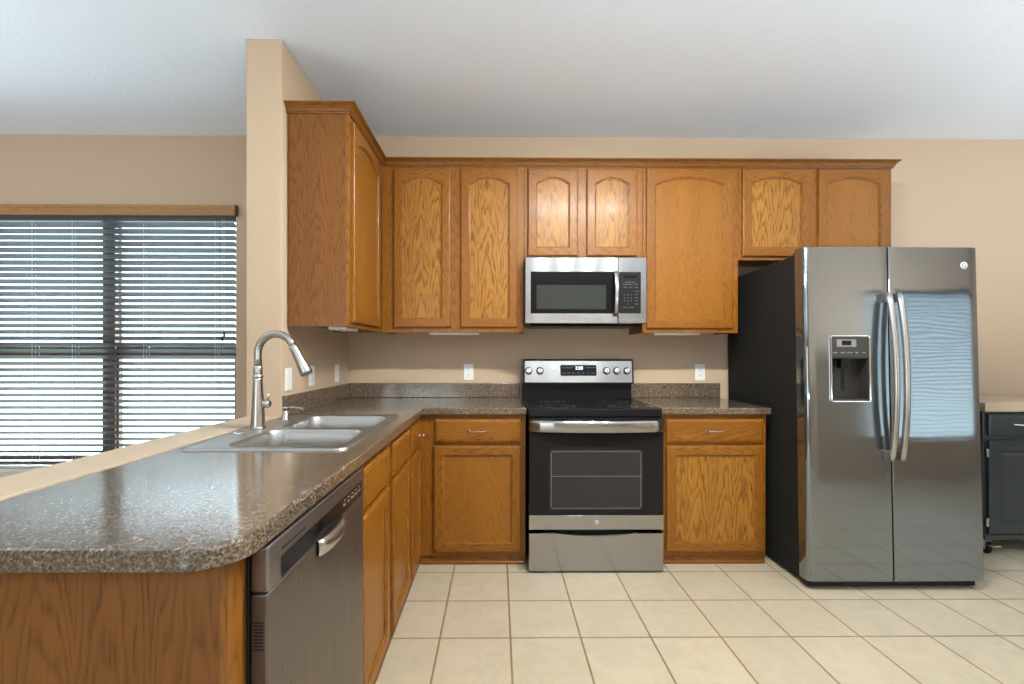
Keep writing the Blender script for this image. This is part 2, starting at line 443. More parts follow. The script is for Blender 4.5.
def window(name, x0, x1, z0, z1, y, ny=1, double=True, M_GLASS=M_GLASS, fixed=False):
    """twin single-hung window in the opening; y = inner frame face, ny=+1 goes outward along +y"""
    root = bpy.data.objects.new(name, None); COL.objects.link(root); root['kind'] = 'structure'
    def bx(bb, a0, a1, d0, d1, q0, q1, m, bev=.002):
        ya, yb = sorted((y + ny * d0, y + ny * d1)); bb.box(a0, a1, ya, yb, q0, q1, m, bev)
    b = B()
    bx(b, x0, x0 + .035, 0, .07, z0, z1, M_BRONZE); bx(b, x1 - .035, x1, 0, .07, z0, z1, M_BRONZE)
    bx(b, x0, x1, 0, .07, z1 - .035, z1, M_BRONZE); bx(b, x0, x1, 0, .07, z0, z0 + .035, M_BRONZE)
    xm = (x0 + x1) / 2
    if double: bx(b, xm - .045, xm + .045, 0, .07, z0, z1, M_BRONZE)
    b.done('window_frame', root)
    if fixed:
        b = B(); bx(b, x0 + .03, x1 - .03, .030, .034, z0 + .03, z1 - .03, M_GLASS, 0); b.done('pane', root)
        return root, B()
    zr = z0 + .4446 * (z1 - z0)
    for a0, a1 in (((x0, xm), (xm, x1)) if double else ((x0, x1),)):
        a0 += .03; a1 -= .03
        b = B()
        bx(b, a0, a0 + .03, .015, .04, z0 + .03, zr + .025, M_BRONZE); bx(b, a1 - .03, a1, .015, .04, z0 + .03, zr + .025, M_BRONZE)
        bx(b, a0, a1, .015, .04, z0 + .03, z0 + .07, M_BRONZE); bx(b, a0, a1, .015, .04, zr - .035, zr + .035, M_BRONZE)
        s = b.done('lower_sash', root)
        b = B(); bx(b, a0 + .03, a1 - .03, .026, .030, z0 + .07, zr - .025, M_GLASS, 0); b.done('pane', s)
        b = B()
        bx(b, a0, a0 + .022, .042, .062, zr, z1 - .03, M_BRONZE); bx(b, a1 - .022, a1, .042, .062, zr, z1 - .03, M_BRONZE)
        bx(b, a0, a1, .042, .062, zr - .015, zr + .02, M_BRONZE); bx(b, a0, a1, .042, .062, z1 - .055, z1 - .03, M_BRONZE)
        s = b.done('upper_sash', root)
        b = B(); bx(b, a0 + .022, a1 - .022, .050, .054, zr + .02, z1 - .055, M_GLASS, 0); b.done('pane', s)
    b = B(); bx(b, x0 - .03, x1 + .03, -.10 if ny > 0 else -.09, 0.0, z0 - .03, z0 + .002, M_WTRIM, .003); 
    return root, b
r1, b = window('window_1', WX0, WX1, WZ0, WZ1, YW + .075)
b.bm.free()
b = B(); b.box(WX0 - .03, WX1 + .03, YW - .03, YW - .0005, WZ0 - .03, WZ0 - .002, M_WTRIM, .003)
b.box(WX0, WX1, YW, YW + .075, WZ0 - .002, WZ0 + .004, M_WTRIM); b.box(WX0 - .01, WX1 + .01, YW - .014, YW - .0005, WZ0 - .10, WZ0 - .03, M_WTRIM, .002)
b.done('window_sill', r1)
r2, b = window('window_2', J0, J1, JZ0, JZ1, YJ - .075, -1, False, M_GLASS_SCREEN, True); b.bm.free()
r3, b = window('window_3', -3.6, -.8, .35, 2.25, YS - .09, -1, True, M_GLASS_TINT); b.bm.free()

def blind(label, x0, x1, ztop, zbot, y, ny, cords, tilt_deg=29):
    """horizontal slat blind; ny=+1: outdoors is toward +y"""
    root = thing('window_blind', label, 'blind', ((x0 + x1) / 2, y, zbot)); root.location = (0, 0, 0)
    tilt = math.radians(tilt_deg)
    b = B(); pitch = .0446; z = ztop - .055; wd = .0255
    while z > zbot + .045:
        prof = []
        for k in range(5):
            u = -1 + k / 2; bow = .0028 * (1 - u * u)
            dy, dz = u * wd, bow
            prof.append((dy * math.cos(tilt) + dz * math.sin(tilt), -dy * math.sin(tilt) + dz * math.cos(tilt)))
        lp = [(a, c + .0012) for a, c in prof] + [(a, c - .0012) for a, c in prof[::-1]]
        b.loops([[(X, y + ny * a, z + c) for a, c in lp] for X in (x0, x1)], M_SLAT, cap0=True, cap1=True)
        z -= pitch
    b.done('slats', root)
    b = B(); b.box(x0, x1, y - .024, y + .024, zbot, zbot + .018, M_SLAT, .004, 2); b.done('bottom_rail', root)
    b = B(); b.box(x0, x1, y - .022, y + .022, ztop - .03, ztop + .012, M_SLAT, .002); b.done('headrail', root)
    for c in cords:
        b = B()
        for dy in (-.0262, .0262): b.tube([(c, y + dy, ztop - .03), (c, y + dy, zbot + .018)], .0011, M_CORD, 5)
        b.tube([(c, y + .0, ztop - .03), (c, y, zbot + .018)], .0009, M_CORD, 5)
        b.done('ladder_cord', root)
    return root
bl = blind('wide slat blind with wooden valance hanging in the dining window', WX0 + .01, -1.856, 2.188, .447, YW + .034, 1, (-3.27, -2.99, -2.49, -1.99))
b = B()
b.box(WX0 - .01, -1.832, YW - .032, YW - .018, 2.186, 2.252, M_VAL, .003, 2); b.box(WX0 - .01, -1.832, YW - .037, YW - .031, 2.234, 2.256, M_VAL, .002, 2)
b.box(WX0 - .01, -1.832, YW - .035, YW - .031, 2.186, 2.198, M_VAL, .002)
val = b.done('valance', bl)
b = B(); b.box(-1.832, -1.822, YW - .036, YW - .001, 2.184, 2.259, M_BRONZE, .002); b.done('valance_end_cap', val)
b = B()
for q, (xx, z1) in enumerate(((-1.925, 1.375), (-1.938, 1.345))):
    b.tube([(xx, YW + .005, 2.17), (xx, YW + .005, z1)], .0009, M_CORD, 5)
b.done('pull_cord', bl)
b = B()
for xx, z1 in ((-1.925, 1.375), (-1.938, 1.345)):
    b.lathe([(.003, .0), (.0075, -.004), (.006, -.018), (.008, -.030), (.004, -.034)], M_BLACK, Matrix.Translation((xx, YW + .005, z1)), 10)
b.done('cord_tassel', bl)
blind('slat blind on the window behind the photographer', J0 + .01, J1 - .01, JZ1 - .03, JZ0 + .03, YJ - .035, -1, (4.4, 5.4), 24)

# ------------------------------------------------------------------ cabinets
def door_mesh(w_, h_, arch, fr=.052, t=.019, pm=None):
    """frame and panel door: returns (frame builder, panel builder) in local coords x 0..w, z 0..h, front y=0"""
    N = 15
    def inner(ins, rise_extra=0):
        a = fr + ins
        zb = a; zt = h_ - fr - ins
        P = [(a, zb), (w_ - a, zb)]
        if arch > 0:
            sh = .018 + ins * .4   # short shoulder
            xs0, xs1 = a, w_ - a
            zs = h_ - fr - arch - ins * .6
            P.append((xs1, zs))
            for k in range(N + 1):
                u = 1 - 2 * k / N
                x = (xs0 + xs1) / 2 + u * ((xs1 - xs0) / 2 - .006)
                P.append((x, zs + (arch - ins * .4) * (1 - abs(u) ** 2.1)))
            P.append((xs0, zs))
        else:
            P.append((w_ - a, zt)); P.append((a, zt))
        return P
    I0 = inner(0)
    def outer(ins):
        P = [(ins, ins), (w_ - ins, ins)]
        if arch > 0:
            P.append((w_ - ins, h_ - ins))
            for k in range(N + 1): P.append((I0[3 + k][0], h_ - ins))
            P.append((ins, h_ - ins))
        else: P += [(w_ - ins, h_ - ins), (ins, h_ - ins)]
        return P
    b = B()
    L = [(outer(0), t), (outer(0), .006), (outer(.0025), .002), (outer(.008), 0), (inner(0), 0), (inner(.003), .0045), (inner(.009), .006), (inner(.010), .0115), (inner(.010), t)]
    loops = [[(x, y, z) for x, z in P] for P, y in L]
    # left & right sides vertical grain, top & bottom horizontal grain
    kz, kx = b.mi(M_OZ), b.mi(M_OX)
    V = [[b.bm.verts.new(p) for p in lp] for lp in loops]; n = len(V[0])
    for a, c in zip(V, V[1:]):
        for i in range(n):
            j = (i + 1) % n
            try: f = b.bm.faces.new((a[i], a[j], c[j], c[i]))
            except ValueError: continue
            side = i == 1 or i == n - 1
            f.material_index = kz if side else kx
    bp = B()
    P = [(x, .0112, z) for x, z in inner(.0095)]
    Q = [(x, .0175, z) for x, z in inner(.0095)]
    bp.loops([Q, P], pm or M_OPANEL, cap0=True, cap1=True)
    return b, bp

def add_door(root, x0, x1, z0, z1, yf, arch=0, fr=.052, name='door', pm=None):
    b, bp = door_mesh(x1 - x0, z1 - z0, arch, fr, pm=pm)
    d = b.done(name, root, (x0, yf, z0), normals=True); bp.done('panel', d)
    return d
def add_drawer(root, x0, x1, z0, z1, yf, name='drawer'):
    b = B(); w_, h_ = x1 - x0, z1 - z0
    L = [((0, w_, 0, h_), .019), ((0, w_, 0, h_), .007), ((.004, w_ - .004, .004, h_ - .004), .003), ((.010, w_ - .010, .010, h_ - .010), .0022), ((.015, w_ - .015, .015, h_ - .015), 0)]
    b.loops([[(a, y, c), (e_, y, c), (e_, y, d), (a, y, d)] for (a, e_, c, d), y in L], M_OX, cap0=True, cap1=True)
    return b.done(name, root, (x0, yf, z0))
def wire_pull(parent, x, z, wd=.100, y=0):
    b = B(); h = wd / 2
    pts = [(x - h, y, z + .0), (x - h + .001, y - .016, z + .001), (x - h + .006, y - .025, z + .002), (x - h + .014, y - .028, z + .002),
           (x + h - .014, y - .028, z + .002), (x + h - .006, y - .025, z + .002), (x + h - .001, y - .016, z + .001), (x + h, y, z)]
    b.tube(pts, [.0045, .0036, .0036, .0036, .0036, .0036, .0036, .0045], M_NICKEL, 8)
    for s in (-h, h): b.lathe([(.007, 0), (.007, .002), (.0045, .004)], M_NICKEL, FRONT(x + s, y, z), 12)
    return b.done('pull', parent)
def knob(parent, x, z, y=0):
    b = B(); b.lathe([(.008, 0), (.008, .002), (.005, .005), (.0045, .014), (.012, .019), (.0155, .024), (.0145, .029), (.006, .032)], M_CHROME, FRONT(x, y, z), 20)
    return b.done('knob', parent)

def upper_cabinet(label, x0, x1, z0, z1, doors, loc=(0, 0, 0), rz=0, depth=.303, arch=.045, group=None, end_left=None, end_right=None, panels=None):
    """local frame: x 0..w, y 0 = face frame front, depth +y"""
    root = thing('wall_cabinet', label, 'cabinet', loc, rz, group)
    w_ = x1 - x0; h_ = z1 - z0
    b = B(); t = .016
    b.box(t, w_ - t, .019, depth, .016, .016 + t, M_OY); b.box(t, w_ - t, .019, depth, h_ - t, h_, M_OY); b.box(t, w_ - t, depth - .006, depth, .02, h_ - t, M_OZ)
    b.done('carcass', root)
    for a, e_, mt in ((0, t, end_left), (w_ - t, w_, end_right)):
        b = B(); b.box(a, e_, .019, depth, 0, h_, mt or M_OZ, .0008); b.done('side_panel', root)
    b = B()
    b.box(0, w_, 0, .019, 0, h_, M_OZ, .0015); b.done('face_frame', root)
    for i, (a, e_, c, d) in enumerate(doors): add_door(root, a - x0, e_ - x0, c - z0, d - z0, -.0195, arch, pm=(panels or [None] * 9)[i])
    return root
ZU = 2.422
YF = 3.018
upper_cabinet('tall oak wall cabinet with two arched doors, in the corner beside the microwave', -.7405, .169, 1.359, ZU,
              [(-.663, -.300, 1.392, 2.405), (-.236, .128, 1.392, 2.405)], (-.7405, YF, 1.359), end_right=M_OEND)
upper_cabinet('short oak wall cabinet with two small arched doors above the microwave', .1705, .931, 1.828, ZU,
              [(.193, .515, 1.849, 2.405), (.571, .895, 1.849, 2.405)], (.1705, YF, 1.828), arch=.038)
upper_cabinet('tall oak wall cabinet with one wide arched door, between microwave and refrigerator', .9325, 1.5505, 1.359, ZU,
              [(.955, 1.510, 1.387, 2.408)], (.9325, YF, 1.359), panels=[M_OPLAIN])
upper_cabinet('short oak wall cabinet with two arched doors above the refrigerator', 1.552, 2.545, 1.828, ZU,
              [(1.572, 2.010, 1.850, 2.412), (2.062, 2.517, 1.850, 2.412)], (1.552, YF, 1.828), arch=.040, panels=[None, M_OPLAIN])
# left wall cabinet faces +X: local x -> world y
lw = upper_cabinet('oak wall cabinet on the left wall showing its plain end panel', 2.358, 3.017, 1.359, ZU,
                   [(2.392, 2.925, 1.384, 2.400)], (-.7425, 2.358, 1.359), rz=PI / 2, end_left=M_OEND, panels=[M_OPLAIN])

# crown moulding swept along the cabinet tops
def crown():
    prof = [(-.003, .000), (.006, .000), (.008, .006), (.013, .010), (.016, .020), (.024, .032), (.031, .036), (.036, .040), (.036, .047), (-.003, .047)]
    path = [(XW + .001, 2.358), (-.7425 + .001, 2.358), (-.7425 + .001, YF), (2.545, YF), (2.545, YW - .001)]
    b = B(); loops = []
    for i, p in enumerate(path):
        p = Vector(p)
        d0 = (p - Vector(path[i - 1])).normalized() if i else None
        d1 = (Vector(path[i + 1]) - p).normalized() if i < len(path) - 1 else None
        n0 = Vector((d0.y, -d0.x)) if d0 else None; n1 = Vector((d1.y, -d1.x)) if d1 else None
        if n0 is None: m = n1
        elif n1 is None: m = n0
        else: m = (n0 + n1) / (1 + n0.dot(n1))
        loops.append([(p.x + m.x * o, p.y + m.y * o, ZU + .001 - .004 + z + .003) for o, z in prof])
    b.loops(loops, M_OCROWN, cap0=True, cap1=True)
    o = b.done('crown_moulding')
    tag(o, 'stained oak crown moulding running along the tops of the wall cabinets', 'moulding')
crown()

# ------------------------------------------------------------------ base cabinets
def base_cabinet(label, width, doors, drawers, loc, rz=0, depth=.585, toe=.014, name='base_cabinet', ends=(None, None), frame_mat=None, height=.8755, pm=None):
    root = thing(name, label, 'cabinet', loc, rz)
    t = .016; H = height; z0 = .054
    b = B(); b.box(t, width - t, .019, depth, z0 + .01, z0 + .026, M_OY); b.box(t, width - t, depth - .006, depth, z0, H - .02, M_OZ); b.done('carcass', root)
    for a, e_, mt, s in ((0, t, ends[0], 0), (width - t, width, ends[1], 1)):
        b = B(); b.box(a, e_, .019, depth, z0, H, mt or M_OZ, .0008); b.box(a + (.0 if s == 0 else 0), e_, toe + .012, depth, .0005, z0, mt or M_OZ); b.done('side_panel', root)
    b = B(); b.box(0, width, 0, .019, z0, H, M_OZ, .0015); b.done('face_frame', root)
    b = B(); b.box(0, width, toe - .004, toe + .011, .0005, z0 - .001, M_TOE, .001); b.box(0, width, toe - .010, toe - .0045, .0005, .018, M_TOE, .003); b.done('toe_kick', root)
    for i, (a, e_, c, d, hw) in enumerate(doors):
        o = add_door(root, a, e_, c, d, -.0195, 0, .050, pm=pm)
    for a, e_, c, d, hw in drawers:
        o = add_drawer(root, a, e_, c, d, -.0195)
        if hw == 'pull': wire_pull(o, (e_ - a) / 2, (d - c) * .5 - .003, .102)
        if hw == 'knob': knob(o, (e_ - a) - .075, (d - c) * .46)
    return root
YB = 2.722
base_cabinet('oak base cabinet with one drawer and flat-panel door, left of the range', .164 + .4446,
             [(-.366 + .4446, .137 + .4446, .080, .692, None)], [(-.358 + .4446, .135 + .4446, .714, .848, 'pull')], (-.4446, YB, 0), pm=M_OPLAIN)
base_cabinet('oak base cabinet with drawer and bold grain door, between range and refrigerator', 1.563 - .943,
             [(.978 - .943, 1.548 - .943, .080, .692, None)], [(.978 - .943, 1.540 - .943, .714, .848, 'pull')], (.943, YB, 0))
XFACE = -.4455
# left run, local x = world y
def lrun(label, y0, y1, doors, drawers, **k):
    return base_cabinet(label, y1 - y0, [(a - y0, e_ - y0, c, d, h) for a, e_, c, d, h in doors], [(a - y0, e_ - y0, c, d, h) for a, e_, c, d, h in drawers], (XFACE, y0, 0), PI / 2, pm=M_OPLAIN, **k)
lrun('oak sink base cabinet with two doors and two false drawers, beside the dishwasher', 1.492, 2.348,
     [(1.508, 1.878, .080, .695, None), (1.944, 2.318, .080, .695, None)],
     [(1.508, 1.878, .716, .850, None), (1.944, 2.318, .716, .850, None)])
lrun('narrow oak corner cabinet with a chrome knob on its drawer, beyond the sink base', 2.350, 2.719,
     [(2.385, 2.640, .080, .695, None)], [(2.385, 2.640, .716, .850, 'knob')])
# end cabinet of the peninsula (finished end panel toward the camera)
root = thing('peninsula_end_panel', 'wide oak panel closing the near end of the peninsula, under the countertop', 'panel', (0, 0, 0))
b = B(); b.box(-1.052, -.4545, .7750, .7930, .0005, .8755, M_OEND, .001); b.done('panel', root)
b = B(); b.box(-.474, -.4540, .7935, .8440, .0005, .8755, M_OZ, .001); b.done('stile', root)
b = B(); b.box(-.474, -.4580, .8445, .8610, .0005, .8755, M_OCROWN, .001); b.done('filler_strip', root)

# ------------------------------------------------------------------ countertops
ZT = .9145; TB = .877
SX0, SX1, SY0, SY1 = -1.0315, -.482, 1.505, 2.343
def counter_l():
    XF, YC, YE = -.4206, 2.6872, .7491
    r = .085; P = [(XW + .001, YE)]
    for k in range(9):
        t = -PI / 2 + PI / 2 * k / 8; P.append((XF - r + r * math.cos(t), YE + r + r * math.sin(t)))
    P += [(XF, YC), (.1665, YC), (.1665, YW - .001), (XW + .001, YW - .001)]
    root = thing('countertop', 'speckled brown laminate countertop covering the peninsula and the corner left of the range', 'countertop', (-.7, 1.8, 0)); root.location = (0, 0, 0)
    b = B(); hole = rrect(SX0 + .018, SX1 - .018, SY0 + .018, SY1 - .018, .04)
    slab(b, P, TB, ZT, M_COUNTER, .006, [hole[::-1]]); b.done('worktop', root)
    b = B(); b.box(XW + .020, .158, YW - .020, YW - .001, ZT + .0005, 1.017, M_COUNTER, .003, 2); b.done('backsplash', root)
    b = B(); b.box(XW + .001, XW + .020, 2.306, YW - .001, ZT + .0005, 1.017, M_COUNTER, .003, 2); b.done('backsplash', root)
counter_l()
root = thing('countertop', 'short speckled laminate countertop between the range and the refrigerator', 'countertop', (0, 0, 0))
b = B(); slab(b, [(.943, 2.6872), (1.5735, 2.6872), (1.5735, YW - .001), (.943, YW - .001)], TB, ZT, M_COUNTER, .006); b.done('worktop', root)
b = B(); b.box(.943, 1.5735, YW - .020, YW - .001, ZT + .0005, 1.017, M_COUNTER, .003, 2); b.done('backsplash', root)

# ------------------------------------------------------------------ sink, faucet, dispenser
def sink():
    root = thing('sink', 'double-bowl stainless steel sink set in the peninsula countertop', 'sink', (0, 0, 0))
    zr = ZT + .0060
    bowls = [(-.905, -.520, 1.545, 1.895), (-.905, -.520, 1.940, 2.300)]
    O = rrect(SX0, SX1, SY0, SY1, .045, 8)
    b = B()
    b.loops([[(x, y, z) for x, y in offset_poly(O, d)] for d, z in ((0, ZT + .0004), (.0015, ZT + .004), (.006, ZT + .0075), (.011, ZT + .0072), (.015, zr - .001))], M_SINK, smooth=True)
    holes = [rrect(*q, .060, 8) for q in bowls]
    b.fill([[(x, y, zr - .001) for x, y in offset_poly(O, .015)]] + [[(x, y, zr - .001) for x, y in h[::-1]] for h in holes], M_SINK)
    b.done('rim', root)
    for q in bowls:
        b = B(); lp = []
        for d, z in ((0, zr - .001), (.002, zr - .004), (.005, zr - .012), (.009, zr - .06), (.013, zr - .165), (.022, zr - .187), (.040, zr - .198), (.075, zr - .202)):
            lp.append([(x, y, z) for x, y in rrect(q[0] + d, q[1] - d, q[2] + d, q[3] - d, .060, 8)])
        b.loops(lp, M_SINK, cap1=True, smooth=True); w_ = b.done('bowl', root)
        b = B(); b.lathe([(.044, 0), (.044, .003), (.034, .002), (.030, -.001)], M_NICKEL, Matrix.Translation(((q[0] + q[1]) / 2, (q[2] + q[3]) / 2, zr - .2018)), 24); b.done('drain', w_)
    return zr
ZR = sink() - .001
def faucet():
    fx, fy = -.977, 1.925
    root = thing('faucet', 'tall brushed nickel gooseneck faucet with pull-down spray head behind the sink', 'faucet', (fx, fy, ZR))
    b = B(); b.lathe([(.031, 0), (.031, .004), (.029, .007), (.0285, .010), (.0245, .08), (.0200, .160), (.0185, .200), (.0185, .205)], M_NICKEL, None, 28); b.done('body', root)
    b = B(); b.lathe([(.0185, .2055), (.0215, .208), (.0215, .214), (.0165, .217), (.0180, .222), (.0185, .252), (.0155, .256)], M_NICKEL, None, 28); b.done('collar', root)
    b = B(); pts = [(0, 0, .250), (0, 0, .285), (0, 0, .306)]; R = .078
    for k in range(1, 15):
        t = PI - (PI * .875) * k / 14; pts.append((R + R * math.cos(t), -.010 * (1 - math.cos(PI - t)), .306 + R * math.sin(t)))
    b.tube(pts, .0152, M_NICKEL, 16)
    b.done('spout', root)
    e0 = Vector(pts[-1]); d = (Vector(pts[-1]) - Vector(pts[-2])).normalized()
    b = B(); b.tube([e0, e0 + d * .002, e0 + d * .012, e0 + d * .070, e0 + d * .122, e0 + d * .128], [.0150, .0178, .0190, .0215, .0255, .0235], M_NICKEL, 20); sh = b.done('spray_head', root)
    b = B(); b.tube([e0 + d * .1275, e0 + d * .131], [.0195, .018], M_GREY_MARK, 16); b.done('spray_face', sh)
    b = B(); Mx = Matrix.Translation((.018, 0, .100)) @ Matrix.Rotation(PI / 2, 4, 'Y')
    b.lathe([(.012, 0), (.0165, .004), (.0165, .026), (.013, .032)], M_NICKEL, Mx, 20)
    b.tube([(.036, 0, .108), (.042, 0, .124), (.046, .0, .142)], [.0055, .0050, .0042], M_NICKEL, 10); b.done('handle', root)
faucet()
root = thing('soap_dispenser', 'slim nickel soap dispenser with a long nozzle, standing beyond the faucet', 'dispenser', (-.968, 2.155, ZR))
b = B(); b.lathe([(.019, 0), (.019, .003), (.0135, .006), (.0135, .042), (.011, .046)], M_NICKEL, None, 20); b.done('body', root)
b = B(); b.lathe([(.009, .046), (.009, .050), (.0125, .051), (.0125, .061), (.010, .063)], M_NICKEL, None, 20)
b.tube([(0, 0, .057), (.040, .0, .058), (.074, .0, .054), (.080, 0, .048)], [.0055, .0050, .0045, .0040], M_NICKEL, 10); b.done('nozzle', root)
b = B(); b.lathe([(.022, .0), (.022, .003), (.018, .005), (.006, .006)], M_CHROME, None, 24)
o = b.done('sink_hole_cover', None, (-.984, 1.800, ZR)); tag(o, 'small round chrome hole cover on the sink deck, nearer than the faucet', 'cover')

# ------------------------------------------------------------------ outlets and switches
def plate(name, label, loc, rz, kind, wd=.070, ht=.115, group=None):
    root = thing(name, label, 'outlet' if kind == 'outlet' else 'switch', loc, rz, group)
    b = B(); L = []
    for d, y in ((0, 0), (0, -.003), (.003, -.0058)): L.append([(x, y, z) for x, z in rrect(-wd / 2 + d, wd / 2 - d, -ht / 2 + d, ht / 2 - d, .005, 3)])
    b.loops(L, M_WHITE, cap0=True, cap1=True); b.done('cover_plate', root)
    if kind == 'outlet':
        for s in (-.020, .020):
            b = B(); P = rrect(-.017, .017, s - .0145, s + .0145, .010, 5)
            b.loops([[(x, -.0060, z) for x, z in P], [(x, -.0078, z) for x, z in offset_poly(P, .0006)]], M_WHITE, cap0=True, cap1=True); so = b.done('socket', root)
            b = B()
            for xx, hh in ((-.0065, .0045), (.0065, .0038)): b.box(xx - .0012, xx + .0012, -.0083, -.0079, s + .002 - hh + .001, s + .002 + hh, M_BLACK_MAT)
            b.lathe([(.0024, 0), (.0024, .0005)], M_BLACK_MAT, FRONT(0, -.0079, s - .008), 10); b.done('slots', so)
    else:
        b = B(); b.box(-.0165, .0165, -.0085, -.0060, -.0335, .0335, M_WHITE, .002); b.done('rocker', root)
    return root
plate('wall_outlet', 'white duplex outlet on the back wall left of the range', (-.203, YW - .0005, 1.094), 0, 'outlet')
plate('wall_outlet', 'white duplex outlet on the back wall, between range and refrigerator', (1.437, YW - .0005, 1.093), 0, 'outlet')
plate('light_switch', 'plain white rocker switch on the left wall edge, behind the faucet', (XW + .0005, 2.372, 1.094), PI / 2, 'switch')
plate('wall_outlet', 'white outlet on the left wall, partly hidden by the faucet spray head', (XW + .0005, 2.668, 1.098), PI / 2, 'outlet')
plate('wall_outlet', 'white outlet on the left wall nearest the room corner', (XW + .0005, 3.090, 1.096), PI / 2, 'outlet')

# ------------------------------------------------------------------ under-cabinet lights
def ucl(label, x0, x1, y0, y1):
    b = B(); b.box(x0, x1, y0, y1, 1.346, 1.3585 + .0155, M_WHITE, .004, 2)
    o = b.done('undercabinet_light'); return tag(o, label, 'light')
ucl('white under-cabinet light strip below the two arched doors left of the microwave', -.44, -.12, 3.045, 3.10)
ucl('white under-cabinet light strip below the wide single-door cabinet', 1.02, 1.32, 3.045, 3.10)
ucl('white under-cabinet light strip below the cabinet on the left wall', -.86, -.775, 2.40, 2.62)

# ------------------------------------------------------------------ microwave
def microwave():
    x0, x1, z0, z1 = .1715, .9285, 1.413, 1.8245
    yf = 2.920
    root = thing('microwave', 'stainless over-the-range microwave with black glass door and keypad', 'microwave', (0, 0, 0))
    b = B(); b.box(x0 + .004, x1 - .004, yf + .032, YW - .004, z0 + .006, z1 + .0025, M_BLACK, .003)
    b.loops([[(x0 + .02 + dx, yf + .04 + dy, z), (x1 - .02 - dx, yf + .04 + dy, z), (x1 - .02 - dx, 3.30, z), (x0 + .02 + dx, 3.30, z)] for dx, dy, z in ((0, 0, z0 + .006), (.02, .03, z0 - .013))], M_BLACK, cap1=True)
    b.done('body', root)
    xs = .7515                            # seam between door and control panel
    # door : steel frame with window opening
    wx0, wx1, wz0, wz1 = .2065, .7505, 1.4745, 1.7350
    b = B()
    def frame(a0, a1, c0, c1, h0, h1, g0, g1, m):
        O = [(a0, c0), (a1, c0), (a1, c1), (a0, c1)]; I = [(h0, g0), (h1, g0), (h1, g1), (h0, g1)]
        o2 = offset_poly(O, .003)
        b.loops([[(x, yf + .031, z) for x, z in O], [(x, yf + .004, z) for x, z in O], [(x, yf + .0008, z) for x, z in offset_poly(O, .0012)], [(x, yf, z) for x, z in o2],
                 [(x, yf, z) for x, z in I], [(x, yf + .006, z) for x, z in I], [(x, yf + .031, z) for x, z in I]], M_STEEL_X)
    frame(x0, xs - .0008, z0, z1, wx0, xs - .004, wz0, wz1, M_STEEL_X)
    d = b.done('door', root)
    b = B(); b.box(wx0 + .0005, xs - .0045, yf + .0025, yf + .0200, wz0 + .0005, wz1 - .0005, M_GLASS_BLACK, .001); b.done('glass', d)
    b = B(); P = rrect(.2430, .6760, 1.502, 1.652, .004, 3)
    b.loops([[(x, yf + .0024, z) for x, z in P], [(x, yf + .0016, z) for x, z in offset_poly(P, .0005)]], M_MW_WIN, cap0=True, cap1=True); b.done('viewing_window', d)
    b = B()   # curved vertical handle
    pts = []
    for k in range(13):
        u = -1 + k / 6; pts.append((.7330, yf - .010 - .034 * (1 - u * u) ** .8, 1.597 + u * .137))
    L = []
    for (x, y, z) in pts: L.append([(x - .0135, y, z), (x - .011, y - .007, z), (x, y - .0095, z), (x + .011, y - .007, z), (x + .0135, y, z), (x + .011, y + .006, z), (x - .011, y + .006, z)])
    b.loops(L, M_HANDLE, cap0=True, cap1=True, smooth=True)
    for z in (1.465, 1.729): b.box(.7215, .7445, yf - .014, yf, z - .008, z + .008, M_HANDLE, .002)
    b.done('handle', d)
    b = B()
    P0 = [(xs + .0008, z0), (x1, z0), (x1, z1), (xs + .0008, z1)]
    b.loops([[(x, yf + .031, z) for x, z in P0], [(x, yf + .004, z) for x, z in P0], [(x, yf, z) for x, z in offset_poly(P0, .0022)]], M_STEEL_X, cap0=True, cap1=True)
    cp = b.done('control_panel', root)
    b = B(); P = rrect(xs + .004, .8930, wz0 + .001, wz1 - .001, .008, 4)
    b.loops([[(x, yf - .0001, z) for x, z in P], [(x, yf - .0016, z) for x, z in offset_poly(P, .0008)]], M_BLACK, cap0=True, cap1=True); b.done('keypad', cp)
    b = B(); yk = yf - .0019
    b.box(.786, .868, yf - .0018, yf - .0016, 1.694, 1.714, M_GLASS_BLACK)
    def word(t, x, z, s): text_mesh(b, t, s, FRONT(x, yk, z), M_GREY_MARK)
    word('SENSOR COOK', .826, 1.668, .009)
    for i, t in enumerate(('POPCORN', 'DEFROST', 'REHEAT')): word(t, .795 + i * .034, 1.655, .0068)
    for i, t in enumerate(('COOK', 'MELT', 'TIMER')): word(t, .795 + i * .034, 1.637, .0085)
    for r, row in enumerate((('1', '2', '3'), ('4', '5', '6'), ('7', '8', '9'), ('', '0', ''))):
        for c, t in enumerate(row):
            if t: word(t, .790 + c * .021, 1.590 - r * .0185, .0125)
    for r, t in enumerate(('POWER', 'CLOCK', 'LIGHT', 'VENT', 'ON/OFF')): word(t, .866, 1.612 - r * .0195, .0075)
    word('STOP', .794, 1.512, .010); word('START', .834, 1.512, .010)
    b.done('key_lettering', cp)
    emblem('emblem', root, .545, yf - .0002, 1.7800, .0105)
microwave()

